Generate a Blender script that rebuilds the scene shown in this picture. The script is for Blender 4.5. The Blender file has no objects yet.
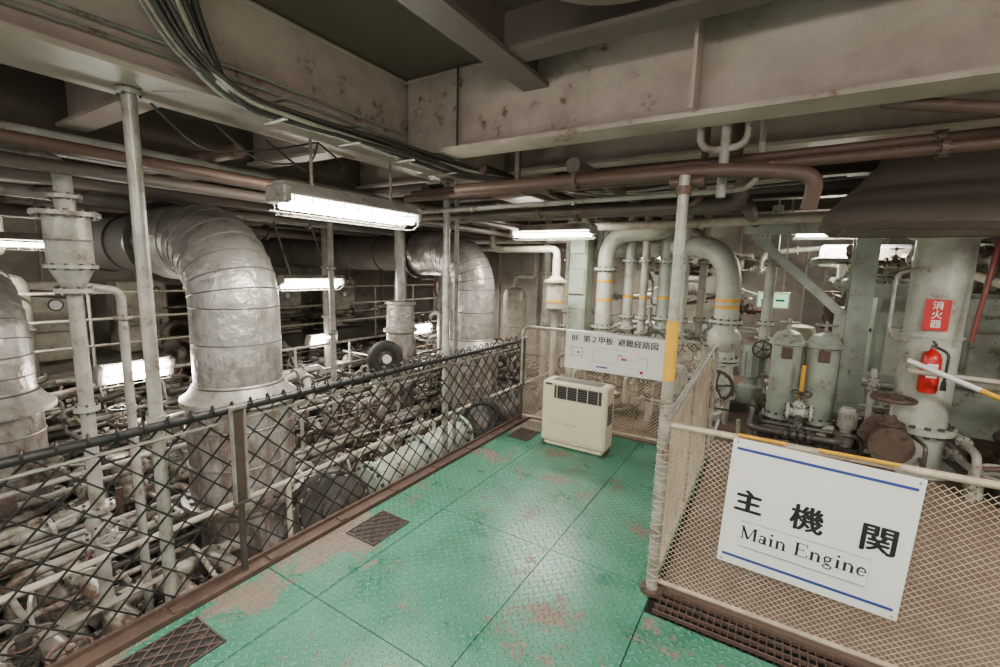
import bpy, math, random
from mathutils import Vector, Matrix
V=Vector
rng=random.Random(7)
SC=bpy.context.scene
COL=SC.collection
# ------------------------------------------------------------------ materials
def new_mat(name):
    m=bpy.data.materials.new(name);m.use_nodes=True
    nt=m.node_tree;b=nt.nodes['Principled BSDF'];return m,nt,b
def N(nt,t,**k):
    n=nt.nodes.new(t)
    for a,b in k.items(): setattr(n,a,b)
    return n
def mth(nt,op,a,b=None,c=None):
    n=nt.nodes.new('ShaderNodeMath');n.operation=op
    for i,x in enumerate((a,b,c)):
        if x is None: continue
        if isinstance(x,(int,float)): n.inputs[i].default_value=x
        else: nt.links.new(x,n.inputs[i])
    return n.outputs[0]
def mixc(nt,fac,a,b):
    n=nt.nodes.new('ShaderNodeMix');n.data_type='RGBA'
    if isinstance(fac,(int,float)): n.inputs[0].default_value=fac
    else: nt.links.new(fac,n.inputs[0])
    for i,x in ((6,a),(7,b)):
        if isinstance(x,tuple): n.inputs[i].default_value=(*x[:3],1)
        else: nt.links.new(x,n.inputs[i])
    return n.outputs[2]
def ramp(nt,x,lo,hi):
    n=nt.nodes.new('ShaderNodeMapRange');n.inputs[1].default_value=lo;n.inputs[2].default_value=hi
    nt.links.new(x,n.inputs[0]);return n.outputs[0]
def noise(nt,vec,scale,detail=4,rough=.6):
    n=nt.nodes.new('ShaderNodeTexNoise');n.inputs['Scale'].default_value=scale;n.inputs['Detail'].default_value=detail
    n.inputs['Roughness'].default_value=rough;nt.links.new(vec,n.inputs['Vector']);return n.outputs[0]
def paint(name,col,rough=.5,metal=0,dirt=.35,dirtcol=(.10,.075,.055),rust=0,rustcol=(.16,.06,.03),scale=3,bump=.15):
    m,nt,b=new_mat(name)
    g=N(nt,'ShaderNodeNewGeometry').outputs['Position']
    n1=noise(nt,g,scale,5,.65);n2=noise(nt,g,scale*7,4,.7)
    d=ramp(nt,n1,.40,.70);d=mth(nt,'MULTIPLY',d,dirt)
    c=mixc(nt,d,col,dirtcol)
    if rust>0:
        s=mth(nt,'ADD',mth(nt,'MULTIPLY',n1,.55),mth(nt,'MULTIPLY',n2,.45))
        rr=ramp(nt,s,.62-rust*.25,.66-rust*.25+.03)
        c=mixc(nt,rr,c,rustcol)
    nt.links.new(c,b.inputs['Base Color'])
    b.inputs['Roughness'].default_value=rough;b.inputs['Metallic'].default_value=metal
    if bump:
        bp=N(nt,'ShaderNodeBump');bp.inputs['Strength'].default_value=bump;bp.inputs['Distance'].default_value=.01
        nt.links.new(n2,bp.inputs['Height']);nt.links.new(bp.outputs[0],b.inputs['Normal'])
    return m
def emit(name,col,s):
    m,nt,b=new_mat(name);b.inputs['Base Color'].default_value=(*col,1)
    b.inputs['Emission Color'].default_value=(*col,1);b.inputs['Emission Strength'].default_value=s;return m
M={}
M['ceil']=paint('ceiling_paint',(.17,.13,.108),.55,dirt=.5,scale=1.5,rust=.12,rustcol=(.12,.06,.045))
M['beam']=paint('beam_paint',(.52,.435,.38),.36,dirt=.6,dirtcol=(.18,.135,.11),scale=2,rust=.18,rustcol=(.16,.08,.055))
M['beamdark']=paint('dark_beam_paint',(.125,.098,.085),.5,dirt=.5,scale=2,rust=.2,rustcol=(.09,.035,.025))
M['wall']=paint('bulkhead_paint',(.38,.35,.295),.55,dirt=.7,scale=1.2,rust=.2)
M['grey']=paint('grey_pipe_paint',(.35,.335,.30),.4,dirt=.55,scale=6,rust=.25,rustcol=(.15,.085,.055))
M['cream']=paint('cream_pipe_paint',(.46,.425,.345),.45,dirt=.55,scale=6,rust=.22,rustcol=(.2,.11,.06))
M['egrey']=paint('grimy_engine_grey',(.205,.19,.165),.36,metal=.2,dirt=.95,dirtcol=(.035,.027,.021),scale=5,rust=.5,rustcol=(.075,.043,.028))
M['ecream']=paint('grimy_pipe_cream',(.36,.33,.275),.38,dirt=.9,dirtcol=(.06,.044,.032),scale=5,rust=.45,rustcol=(.11,.065,.042))
M['dgrey']=paint('dark_grey_machine',(.060,.055,.048),.38,dirt=.5,dirtcol=(.024,.019,.016),scale=6,rust=.35,rustcol=(.065,.038,.026))
M['black']=paint('black_coating',(.010,.010,.011),.45,dirt=.2,scale=8)
M['brown']=paint('brown_rusted_pipe',(.105,.058,.044),.5,dirt=.5,dirtcol=(.05,.038,.033),scale=6,rust=.25,rustcol=(.18,.08,.05))
M['rust']=paint('rusty_steel',(.10,.060,.044),.7,dirt=.7,dirtcol=(.04,.032,.027),scale=9,rust=.2,rustcol=(.19,.10,.065),bump=.4)
M['green']=paint('pale_green_paint',(.36,.415,.345),.4,dirt=.45,scale=4,rust=.2,rustcol=(.16,.085,.055))
M['pgreen']=paint('grey_green_paint',(.475,.495,.42),.4,dirt=.45,scale=4,rust=.18,rustcol=(.19,.1,.06))
def lagging():
    m,nt,b=new_mat('silver_lagging')
    g=N(nt,'ShaderNodeNewGeometry').outputs['Position']
    mp=N(nt,'ShaderNodeMapping');mp.inputs['Scale'].default_value=(1,1,.35);nt.links.new(g,mp.inputs[0])
    n1=noise(nt,g,2.2,6,.7);n2=noise(nt,mp.outputs[0],11,5,.7);n3=noise(nt,g,7,3,.5)
    c=mixc(nt,ramp(nt,n1,.35,.7),(.50,.48,.45),(.27,.25,.225))
    c=mixc(nt,mth(nt,'MULTIPLY',ramp(nt,n2,.52,.72),.75),c,(.13,.09,.065))
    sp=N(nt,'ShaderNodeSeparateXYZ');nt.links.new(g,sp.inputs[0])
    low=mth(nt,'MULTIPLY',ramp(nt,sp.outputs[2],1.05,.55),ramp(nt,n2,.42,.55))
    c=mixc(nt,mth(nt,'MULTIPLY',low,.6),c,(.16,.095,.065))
    nt.links.new(c,b.inputs['Base Color']);b.inputs['Metallic'].default_value=.6;b.inputs['Roughness'].default_value=.38
    bp=N(nt,'ShaderNodeBump');bp.inputs['Strength'].default_value=.8;bp.inputs['Distance'].default_value=.035
    nt.links.new(n3,bp.inputs['Height']);nt.links.new(bp.outputs[0],b.inputs['Normal']);return m
M['silver']=lagging()
M['galv']=paint('galvanised_steel',(.42,.40,.355),.4,metal=.3,dirt=.65,scale=9,rust=.18)
M['seam']=paint('lagging_seam',(.17,.155,.14),.5,metal=.4,dirt=.5,scale=9)
M['lag']=paint('cloth_lagging',(.13,.115,.10),.75,dirt=.6,scale=4,bump=.5)
M['hood']=paint('hood_lagging',(.11,.083,.07),.75,dirt=.6,scale=5,bump=.8)
M['yellow']=paint('yellow_band',(.72,.38,.02),.45,dirt=.25,scale=9)
M['red']=paint('red_enamel',(.50,.015,.015),.3,dirt=.05)
M['dred']=paint('dark_red_paint',(.16,.022,.018),.45,dirt=.4,scale=8)
M['white']=paint('white_board',(.80,.79,.77),.35,dirt=.05,bump=0)
M['blue']=paint('blue_ink',(.03,.05,.25),.5,dirt=0,bump=0)
M['ink']=paint('black_ink',(.01,.01,.012),.5,dirt=0,bump=0)
M['heater']=paint('heater_beige',(.66,.59,.43),.4,dirt=.12,scale=3,bump=0)
M['mesh']=paint('mesh_wire',(.58,.48,.36),.45,metal=.1,dirt=.55,scale=10)
M['sub']=paint('sub_floor',(.025,.02,.017),.8)
M['brownfloor']=paint('brown_floor',(.15,.098,.075),.5,dirt=.6,scale=4,rust=.2)
M['cable']=paint('cable_sheath',(.05,.045,.042),.45,dirt=.4,scale=10)
M['rubber']=paint('tyre_rubber',(.012,.012,.012),.7)
M['exit']=emit('exit_sign_face',(.55,.9,.6),1.0)
M['exitg']=paint('exit_green',(.02,.35,.12),.5,dirt=0,bump=0)
M['tube']=emit('fluorescent_tube',(1,.95,.84),60)
M['reflector']=paint('lamp_reflector',(.75,.72,.64),.35,dirt=.15)
def checker():
    m,nt,b=new_mat('green_checker_plate')
    g=N(nt,'ShaderNodeNewGeometry').outputs['Position']
    sp=N(nt,'ShaderNodeSeparateXYZ');nt.links.new(g,sp.inputs[0]);x,y=sp.outputs[0],sp.outputs[1]
    k=1/.042*.7071
    u=mth(nt,'MULTIPLY',mth(nt,'ADD',x,y),k);v=mth(nt,'MULTIPLY',mth(nt,'SUBTRACT',x,y),k)
    par=mth(nt,'PINGPONG',mth(nt,'ADD',mth(nt,'FLOOR',u),mth(nt,'FLOOR',v)),1)
    fu=mth(nt,'ABSOLUTE',mth(nt,'SUBTRACT',mth(nt,'FRACT',u),.5));fv=mth(nt,'ABSOLUTE',mth(nt,'SUBTRACT',mth(nt,'FRACT',v),.5))
    ip=mth(nt,'SUBTRACT',1,par)
    A=mth(nt,'ADD',mth(nt,'MULTIPLY',fu,par),mth(nt,'MULTIPLY',fv,ip))
    B=mth(nt,'ADD',mth(nt,'MULTIPLY',fv,par),mth(nt,'MULTIPLY',fu,ip))
    loz=mth(nt,'ADD',mth(nt,'POWER',mth(nt,'DIVIDE',A,.46),2),mth(nt,'POWER',mth(nt,'DIVIDE',B,.17),2))
    h=ramp(nt,loz,1.2,.4)
    n1=noise(nt,g,1.9,8,.68);n2=noise(nt,g,24,5,.7);n3=noise(nt,g,3.5,4,.6);n4=noise(nt,g,.9,3,.5)
    s=mth(nt,'ADD',mth(nt,'MULTIPLY',n1,.68),mth(nt,'ADD',mth(nt,'MULTIPLY',n2,.2),mth(nt,'MULTIPLY',n4,.12)))
    wear=mth(nt,'MULTIPLY',ramp(nt,x,-1.7,-2.4),.03)
    wear2=mth(nt,'MULTIPLY',ramp(nt,y,2.8,1.2),.026)
    s=mth(nt,'ADD',s,mth(nt,'ADD',wear,wear2))
    rr=ramp(nt,s,.556,.572)
    base=mixc(nt,ramp(nt,n3,.3,.75),(.030,.155,.092),(.068,.235,.152))
    base=mixc(nt,mth(nt,'MULTIPLY',h,.5),base,(.18,.40,.29))
    grime=ramp(nt,n1,.5,.66);base=mixc(nt,mth(nt,'MULTIPLY',grime,.35),base,(.05,.09,.065))
    rustc=mixc(nt,n2,(.12,.072,.056),(.27,.175,.14))
    rustc=mixc(nt,mth(nt,'MULTIPLY',h,.4),rustc,(.36,.27,.22))
    c=mixc(nt,mth(nt,'MULTIPLY',rr,.8),base,rustc)
    nt.links.new(c,b.inputs['Base Color'])
    ro=mth(nt,'ADD',.20,mth(nt,'ADD',mth(nt,'MULTIPLY',rr,.3),mth(nt,'MULTIPLY',n3,.2)));nt.links.new(ro,b.inputs['Roughness'])
    bp=N(nt,'ShaderNodeBump');bp.inputs['Strength'].default_value=1.0;bp.inputs['Distance'].default_value=.009
    nt.links.new(h,bp.inputs['Height']);nt.links.new(bp.outputs[0],b.inputs['Normal'])
    return m
M['checker']=checker()
# ------------------------------------------------------------------ mesh builder
class MB:
    def __init__(s): s.v=[];s.f=[];s.m=[];s.sm=[];s.mats=[]
    def mi(s,k):
        if k not in s.mats: s.mats.append(k)
        return s.mats.index(k)
    def add(s,vs,fs,mat,smooth=False):
        o=len(s.v);s.v+=[tuple(p) for p in vs];i=s.mi(mat)
        for f in fs: s.f.append(tuple(o+a for a in f));s.m.append(i);s.sm.append(smooth)
    def box(s,c,d,mat,R=None):
        hx,hy,hz=d[0]/2,d[1]/2,d[2]/2;vs=[]
        for x in(-hx,hx):
            for y in(-hy,hy):
                for z in(-hz,hz):
                    p=V((x,y,z))
                    if R is not None:p=R@p
                    vs.append(p+V(c))
        s.add(vs,[(0,1,3,2),(4,6,7,5),(0,4,5,1),(2,3,7,6),(0,2,6,4),(1,5,7,3)],mat)
    def bbox(s,c,d,mat,bv=.01):
        hx,hy,hz=d[0]/2,d[1]/2,d[2]/2;c=V(c);b=min(bv,hx*.9,hy*.9,hz*.9)
        def ring(z,ins):
            a,e=hx-ins,hy-ins
            return [c+V(p) for p in((-a+b,-e,z),(a-b,-e,z),(a,-e+b,z),(a,e-b,z),(a-b,e,z),(-a+b,e,z),(-a,e-b,z),(-a,-e+b,z))]
        R=[ring(-hz,b*.99),ring(-hz+b,0),ring(hz-b,0),ring(hz,b*.99)]
        s.rings(R,mat,False)
    def rings(s,R,mat,smooth=True,caps=True):
        n=len(R[0]);vs=[p for r in R for p in r];fs=[]
        for i in range(len(R)-1):
            for j in range(n):
                k=(j+1)%n;fs.append((i*n+j,i*n+k,(i+1)*n+k,(i+1)*n+j))
        s.add(vs,fs,mat,smooth)
        if caps:
            s.add(list(R[0]),[tuple(reversed(range(n)))],mat);s.add(list(R[-1]),[tuple(range(n))],mat)
    def tube(s,path,r,mat,seg=8,caps=True,smooth=True):
        P0=[V(p) for p in path];r0=r if isinstance(r,(list,tuple)) else [r]*len(P0)
        P=[];rr=[]
        for p,q in zip(P0,r0):
            if P and (p-P[-1]).length<1e-5: continue
            P.append(p);rr.append(q)
        n=len(P)
        if n<2: return
        T=[]
        for i in range(n):
            a=(P[i]-P[i-1]).normalized() if i>0 else None;b=(P[i+1]-P[i]).normalized() if i<n-1 else None
            if a is None: t=b
            elif b is None: t=a
            else: t=a+b
            if t.length<1e-6:t=b
            T.append(t.normalized())
        x=T[0].orthogonal().normalized();R=[]
        for i in range(n):
            x=(x-T[i]*x.dot(T[i]));x=x.normalized() if x.length>1e-6 else T[i].orthogonal().normalized()
            y=T[i].cross(x)
            R.append([P[i]+(x*math.cos(2*math.pi*j/seg)+y*math.sin(2*math.pi*j/seg))*rr[i] for j in range(seg)])
        s.rings(R,mat,smooth,caps)
    def cyl(s,a,b,r,mat,seg=16,r2=None,caps=True):
        s.tube([a,b],[r,r if r2 is None else r2],mat,seg,caps)
    def lathe(s,o,prof,mat,seg=24,axis=(0,0,1),smooth=True):
        ax=V(axis).normalized();x=ax.orthogonal().normalized();y=ax.cross(x);o=V(o)
        R=[[o+ax*h+(x*math.cos(2*math.pi*j/seg)+y*math.sin(2*math.pi*j/seg))*max(r,1e-4) for j in range(seg)] for r,h in prof]
        s.rings(R,mat,smooth)
    def ball(s,o,r,mat,seg=14,axis=(0,0,1),sq=1):
        s.lathe(o,[(r*math.sin(a),-r*sq*math.cos(a)) for a in [math.pi*i/8 for i in range(9)]],mat,seg,axis)
    def torus(s,o,R,r,mat,axis=(0,0,1),seg=20,ss=6):
        ax=V(axis).normalized();x=ax.orthogonal().normalized();y=ax.cross(x);o=V(o);vs=[];fs=[]
        for i in range(seg):
            a=2*math.pi*i/seg;d=x*math.cos(a)+y*math.sin(a)
            for j in range(ss):
                b=2*math.pi*j/ss;vs.append(o+d*(R+r*math.cos(b))+ax*r*math.sin(b))
        for i in range(seg):
            for j in range(ss):
                fs.append((i*ss+j,((i+1)%seg)*ss+j,((i+1)%seg)*ss+(j+1)%ss,i*ss+(j+1)%ss))
        s.add(vs,fs,mat,True)
    def flange(s,p,ax,r,mat,t=.03,bolts=8,bm='dgrey'):
        ax=V(ax).normalized();p=V(p);s.cyl(p-ax*t/2,p+ax*t/2,r,mat,20)
        x=ax.orthogonal().normalized();y=ax.cross(x)
        for i in range(bolts):
            a=2*math.pi*i/bolts;q=p+(x*math.cos(a)+y*math.sin(a))*r*.85
            s.cyl(q-ax*t,q+ax*t,r*.07+.003,bm,6)
    def wheel(s,p,ax,R,mat):
        ax=V(ax).normalized();p=V(p);s.torus(p,R,R*.11,mat,ax,20,6);x=ax.orthogonal().normalized();y=ax.cross(x)
        s.cyl(p-ax*.02,p+ax*.02,R*.2,mat,8)
        for i in range(5):
            a=2*math.pi*i/5;s.cyl(p,p+(x*math.cos(a)+y*math.sin(a))*R,R*.07,mat,5)
    def valve(s,p,ax,r,mat,wm='dgrey',up=(0,0,1)):
        p=V(p);ax=V(ax).normalized();up=V(up)
        s.ball(p,r*1.5,mat,12);s.flange(p-ax*r*2,ax,r*1.8,mat,.025,6);s.flange(p+ax*r*2,ax,r*1.8,mat,.025,6)
        s.cyl(p-ax*r*2,p+ax*r*2,r,mat,12)
        s.cyl(p,p+up*r*2.6,r*.8,mat,10,r*.5);s.flange(p+up*r*1.8,up,r*1.2,mat,.02,6);s.cyl(p+up*r*2,p+up*r*4.5,r*.16,'galv',6)
        s.wheel(p+up*r*4.3,up,r*1.7,wm)
    def ribbon(s,pts,w,y,mat):
        n=len(pts);ws=w if isinstance(w,(list,tuple)) else [w]*n;L=[];R=[]
        for i in range(n):
            a=V(pts[max(0,i-1)]);c=V(pts[min(n-1,i+1)])
            if (c-a).length<1e-6: c=V(pts[1]);a=V(pts[0])
            t=(c-a).normalized();q=V((-t.y,t.x))*ws[i]/2;p=V(pts[i])
            L.append(p+q);R.append(p-q)
        vs=[(p.x,y,p.y) for p in L]+[(p.x,y,p.y) for p in R]
        s.add(vs,[(i,n+i,n+i+1,i+1) for i in range(n-1)],mat)
    def obj(s,name,parent=None,loc=None,bevel=0):
        me=bpy.data.meshes.new(name);me.from_pydata(s.v,[],s.f)
        for k in s.mats: me.materials.append(M[k])
        me.polygons.foreach_set('material_index',s.m);me.polygons.foreach_set('use_smooth',s.sm);me.update()
        try: me.set_sharp_from_angle(angle=math.radians(38))
        except Exception: pass
        return link(name,me,parent,loc)
def link(name,me,parent=None,loc=None):
    o=bpy.data.objects.new(name,me);COL.objects.link(o)
    if parent:o.parent=parent
    if loc is not None:o.location=loc
    return o
def empty(name,loc=(0,0,0)):
    o=bpy.data.objects.new(name,None);COL.objects.link(o);o.location=loc;return o
def fil(pts,rad,n=5):
    P=[V(p) for p in pts];out=[P[0]]
    for i in range(1,len(P)-1):
        a=(P[i-1]-P[i]);b=(P[i+1]-P[i]);ra=min(rad,a.length*.49,b.length*.49)
        A=P[i]+a.normalized()*ra;B=P[i]+b.normalized()*ra
        for k in range(n+1):
            t=k/n;out.append(A*(1-t)**2+P[i]*2*t*(1-t)+B*t*t)
    out.append(P[-1]);return out
def text(name,body,parent,loc,size,mat,bold=0,sx=1,rot=(math.pi/2,0,0)):
    offs=[(0,0)] if not bold else [(0,0),(bold,0),(-bold,0),(0,bold*.6),(0,-bold*.6),(bold*.6,bold*.4),(-bold*.6,-bold*.4)]
    for i,(dx,dz) in enumerate(offs):
        cu=bpy.data.curves.new(name,'FONT');cu.body=body;cu.size=size
        cu.align_x='CENTER';cu.align_y='CENTER';cu.materials.append(M[mat])
        o=link(name if i==0 else name+'_weight_%d'%i,cu,parent,(loc[0]+dx,loc[1]-i*.0001,loc[2]+dz));o.rotation_euler=rot;o.scale=(sx,1,1)
# ------------------------------------------------------------------ floor
b=MB()
b.box((-.2,3.5,-.06),(4.5,12,.04),'sub')
xs=[-2.36,-1.93,-1.07,-.44];ys=[-2.2,-1.0,.15,1.35,2.42,3.6,4.6]
g=.003
for i in range(len(xs)-1):
    for j in range(len(ys)-1):
        b.box(((xs[i]+xs[i+1])/2,(ys[j]+ys[j+1])/2,-.02),(xs[i+1]-xs[i]-2*g,ys[j+1]-ys[j]-2*g,.04),'checker')
xr=[-.44,.5,1.4,2.3]
for i in range(3):
    for j in range(4):
        y1=ys[j+1] if j<3 else 2.22
        b.box(((xr[i]+xr[i+1])/2,(ys[j]+y1)/2,-.02),(xr[i+1]-xr[i]-2*g,y1-ys[j]-2*g,.04),'checker')
b.box((1.6,5.9,-.02),(4.0,6.9,.036),'brownfloor')
b.box((-1.4,7.2,-.02),(2.0,5.1,.036),'brownfloor')
b.obj('floor')
b=MB()
for i in range(90):
    b.box((-.38+i*.033,2.33,-.004),(.006,.17,.03),'dgrey')
for y in(2.25,2.30,2.36,2.41): b.box((1.05,y,.002),(2.9,.008,.02),'rust')
b.obj('floor_bar_grating')
def grate(loc,w,h):
    b=MB();b.box((0,0,.002),(w,h,.004),'black')  # black sheet paints the shade of an open hole under the bars
    for x in(-w/2,w/2): b.box((x,0,.005),(.008,h+.008,.008),'dgrey')
    for y in(-h/2,h/2): b.box((0,y,.005),(w,.008,.008),'dgrey')
    n=4
    for k in range(-n*2,n*2+1):
        for sg in(1,-1):
            c=k*w/n
            xa,ya,xb,yb=c-sg*h*.4,-h/2,c+sg*h*.4,h/2
            pts=[]
            for i in range(25):
                t=i/24;X=xa+(xb-xa)*t;Y=ya+(yb-ya)*t
                if abs(X)<=w/2: pts.append((X,Y,.007))
            if len(pts)>1: b.tube([pts[0],pts[-1]],.0035,'rust',4)
    b.obj('floor_drain_grate',loc=loc)
grate((-2.16,.77,0),.26,.34);grate((-2.14,1.99,0),.25,.32);grate((-2.17,4.08,0),.24,.3)
b=MB();b.box((-2.41,1.2,.0),(.09,6.8,.05),'rust');b.box((-2.45,1.2,-.1),(.02,6.8,.3),'rust')
for i in range(12): b.box((-2.40,-1.6+i*.5,.028),(.06,.05,.01),'rust')
b.obj('trim_1')
# ------------------------------------------------------------------ room shell
b=MB();b.box((-3.4,3.6,3.06),(14.6,13.2,.1),'ceil');b.obj('ceiling')
b=MB();b.box((-10.05,3.6,.4),(.1,13.2,5.3),'wall')
for i in range(11): b.box((-9.95,-2.5+i*1.2,.4),(.12,.03,5.2),'beam')
b.obj('wall_left')
b=MB();b.box((-3.4,10.15,.4),(14.6,.1,5.3),'wall')
for i in range(13): b.box((-9.5+i*1.1,10.05,.4),(.03,.12,5.2),'beam')
b.obj('wall_back')
b=MB();b.box((3.85,3.6,.4),(.1,13.2,5.3),'wall');b.obj('wall_right')
b=MB();b.box((-6.2,3.6,-2.3),(7.6,13.2,.1),'sub');b.obj('floor_lower_deck')
def tbeam(name,a,bp,zb,zt,fw,mat,ft=.025,off=0):
    m=MB();a=V(a);bb=V(bp);d=(bb-a);L=d.length;ang=math.atan2(d.y,d.x);R=Matrix.Rotation(ang,3,'Z');c=(a+bb)/2
    m.box((c.x,c.y,(zb+zt)/2),(L,.02,zt-zb),mat,R);o=R@V((0,off,0))
    m.box((c.x+o.x,c.y+o.y,zb),(L,fw,ft),mat,R)
    return m
m=tbeam('g',(-2.33,-2,0),(-2.33,9.9,0),2.5,3.02,.40,'beam',off=.12)
for y in(-.4,3.6,5): m.box((-2.27,y,2.75),(.12,.015,.5),'beam')
m.tube([(-2.31,-2,2.99),(-2.31,2.45,2.99)],.012,'beam',6)
m.obj('longitudinal_deck_girder')
m=tbeam('g',(-2.3,2.47,0),(3.8,2.47,0),2.495,3.02,.2,'beam')
m.box((-.42,2.38,2.76),(.015,.17,.52),'beam');m.box((1.2,2.38,2.76),(.015,.17,.52),'beam');m.tube([(-2.3,2.45,2.99),(3.8,2.45,2.99)],.01,'beam',6)
m.cyl((-1.85,2.43,2.5),(-1.85,2.43,3.0),.007,'cable',6)
m.obj('transverse_deck_girder')
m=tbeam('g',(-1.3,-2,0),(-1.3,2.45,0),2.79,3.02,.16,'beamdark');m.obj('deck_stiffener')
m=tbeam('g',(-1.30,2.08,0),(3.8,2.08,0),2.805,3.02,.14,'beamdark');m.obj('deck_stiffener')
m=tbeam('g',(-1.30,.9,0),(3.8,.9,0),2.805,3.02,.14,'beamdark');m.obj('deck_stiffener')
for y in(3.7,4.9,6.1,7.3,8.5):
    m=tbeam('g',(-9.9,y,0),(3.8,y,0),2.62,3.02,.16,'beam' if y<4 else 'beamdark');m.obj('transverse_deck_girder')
for y in(-1,.1,1.2,2.47):
    m=tbeam('g',(-9.9,y,0),(-2.5,y,0),2.62,3.02,.16,'beam');m.obj('transverse_deck_girder')
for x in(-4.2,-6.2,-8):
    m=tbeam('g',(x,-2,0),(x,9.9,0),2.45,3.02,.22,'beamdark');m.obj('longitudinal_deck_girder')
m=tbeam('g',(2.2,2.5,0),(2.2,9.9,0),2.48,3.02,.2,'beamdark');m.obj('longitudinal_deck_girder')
b=MB();b.lathe((-.55,1.55,2.8),[(.34,0),(.36,0),(.36,.22),(.34,.22)],'beamdark',32);b.lathe((-.55,1.55,2.86),[(.001,0),(.33,0),(.33,.02),(.001,.02)],'hood',32)
b.obj('deck_manhole_coaming')
# ------------------------------------------------------------------ cables & overhead pipes
b=MB()
for k in range(14):
    ox=.022*(k%5)-.04;oz=-.022*(k//5);w=rng.uniform(0,6);q=.012
    pts=[(-2.1+ox,.72+.02*k,3.0),(-2.08+ox,.80+.015*k,2.75),(-2.06+ox,.95+.01*k,2.53+oz)]
    for i in range(9):
        y=1.15+i*.2;pts.append((-2.03+ox+q*math.sin(y*3+w),y,2.455+oz+q*math.cos(y*2.3+w)))
    pts+=[(-1.93+ox+.012*k,2.95,2.43+oz),(-1.75+.035*k,3.25+.05*k,2.39),(-1.45+.08*k,3.6+.06*k,2.42),(-1.0+.15*k,3.7+.07*k,2.5)]
    b.tube(fil(pts,.12,3),rng.choice([.007,.009,.012]),rng.choice(['cable','cable','galv','grey','cream']),6)
for i in range(4): b.box((-2.03,1.3+i*.42,2.475),(.2,.025,.01),'galv');b.box((-2.03,1.3+i*.42,2.39),(.16,.02,.006),'galv')
for k in range(2):
    z=2.60+.05*k;b.tube([(-2.30,-1.9,z),(-2.30,.3,z-.01),(-2.29,1.4,z+.01),(-2.30,2.4,z)],.009,'grey',6)
for k in range(3): b.tube(fil([(-2.5-.05*k,1.0+.3*k,2.45),(-2.5,1.2+.3*k,2.28),(-2.45,1.5+.3*k,2.35),(-2.4,1.8,2.46)],.2),.006,'cable',6)
b.obj('cable_bundle')
b=MB()
def op(pts,r,mat,rad=.12,fl=True,seg=12):
    P=fil(pts,rad);b.tube(P,r,mat,seg)
    if fl:
        for i in range(len(pts)-1):
            A,B=V(pts[i]),V(pts[i+1])
            if (B-A).length>1.2: b.flange(A.lerp(B,.5),B-A,r*1.6,mat,.025,6)
op([(-2.6,2.75,2.28),(3.7,2.75,2.36)],.026,'brown')
op([(-2.6,2.83,2.33),(3.7,2.83,2.43)],.022,'brown')
op([(-3.2,2.9,2.19),(-.9,2.9,2.21),(-.15,2.9,2.22),(-.15,2.9,2.6)],.016,'grey')
op([(-2.7,3.1,2.36),(-.3,3.1,2.36),(-.3,3.1,2.7)],.045,'brown')
op([(-2.9,3.3,2.2),(-.5,3.35,2.2),(-.5,3.35,2.7)],.024,'beamdark')
op([(-2.9,3.9,2.27),(-.3,3.9,2.27),(-.3,3.9,2.8)],.055,'beamdark')
op([(-1.9,2.5,2.27),(-.2,2.5,2.25),(.1,2.5,2.2),(.08,2.55,2.06)],.033,'brown',.16)
op([(.3,2.6,2.5),(1.2,2.6,2.30),(3.7,2.6,2.34)],.026,'brown')
op([(-.3,2.62,2.6),(-.3,2.62,2.3),(-.3,2.62,2.14)],.024,'grey',fl=False)
op([(-.42,2.62,2.6),(-.42,2.62,2.38),(-.2,2.62,2.38),(-.2,2.62,2.6)],.018,'grey',fl=False,rad=.08)
op([(1.0,3.4,2.6),(3.7,3.4,2.6)],.05,'brown')
op([(-2.9,4.4,2.35),(-.3,4.4,2.35),(-.3,9,2.35)],.06,'beamdark',.2)
op([(-3.2,5.5,2.3),(-1,5.5,2.3),(3,5.5,2.4)],.05,'cream',.2)
op([(-1.2,2.8,2.42),(-1.2,9.5,2.42)],.05,'beamdark',.2)
op([(-1.9,2.8,2.46),(-1.9,9.5,2.46)],.035,'brown',.2)
for x in(-1.6,.8,2.2): b.box((x,2.79,2.5),(.03,.03,.4),'beamdark');b.box((x,2.79,2.28),(.04,.14,.012),'beamdark')
b.obj('overhead_pipes')
b=MB()
for x,z,r,mt in((-2.85,2.25,.03,'brown'),(-3.0,2.32,.022,'grey'),(-3.15,2.2,.035,'beamdark'),(-3.4,2.34,.05,'beamdark'),(-4.6,2.33,.06,'beamdark'),(-5.6,2.3,.05,'grey'),(-6.6,2.2,.07,'beamdark')):
    op([(x,-1.9,z),(x,9.9,z)],r,mt)
for y,z,r,mt in((-.2,2.4,.05,'beamdark'),(1.5,2.38,.04,'brown'),(3.1,2.42,.05,'beamdark'),(4.3,2.4,.06,'grey'),(6.4,2.2,.05,'cream'),(7.6,2.15,.07,'grey')):
    op([(-9.8,y,z),(-2.7,y,z)],r,mt)
b.obj('overhead_pit_pipes')
# ------------------------------------------------------------------ posts
b=MB();b.cyl((-2.5,.92,-.6),(-2.5,.92,2.49),.029,'galv',16);b.flange((-2.5,.92,2.47),(0,0,1),.05,'galv',.02,4);b.flange((-2.5,.92,.98),(0,0,1),.04,'galv',.05,0);b.obj('steel_pipe_post')
b=MB();b.cyl((-2.5,3.15,-.6),(-2.5,3.15,2.49),.03,'galv',16);b.cyl((-2.52,3.32,-.6),(-2.52,3.32,2.49),.02,'grey',12);b.flange((-2.5,3.15,2.47),(0,0,1),.06,'galv',.02,4);b.flange((-2.5,3.15,.98),(0,0,1),.045,'galv',.05,0);b.obj('steel_pipe_post')
b=MB();b.cyl((-.44,2.4,0),(-.44,2.4,1.2),.03,'galv',16);b.cyl((-.44,2.4,1.2),(-.44,2.4,1.51),.031,'yellow',16);b.cyl((-.44,2.4,1.51),(-.44,2.4,2.22),.026,'galv',16)
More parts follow.
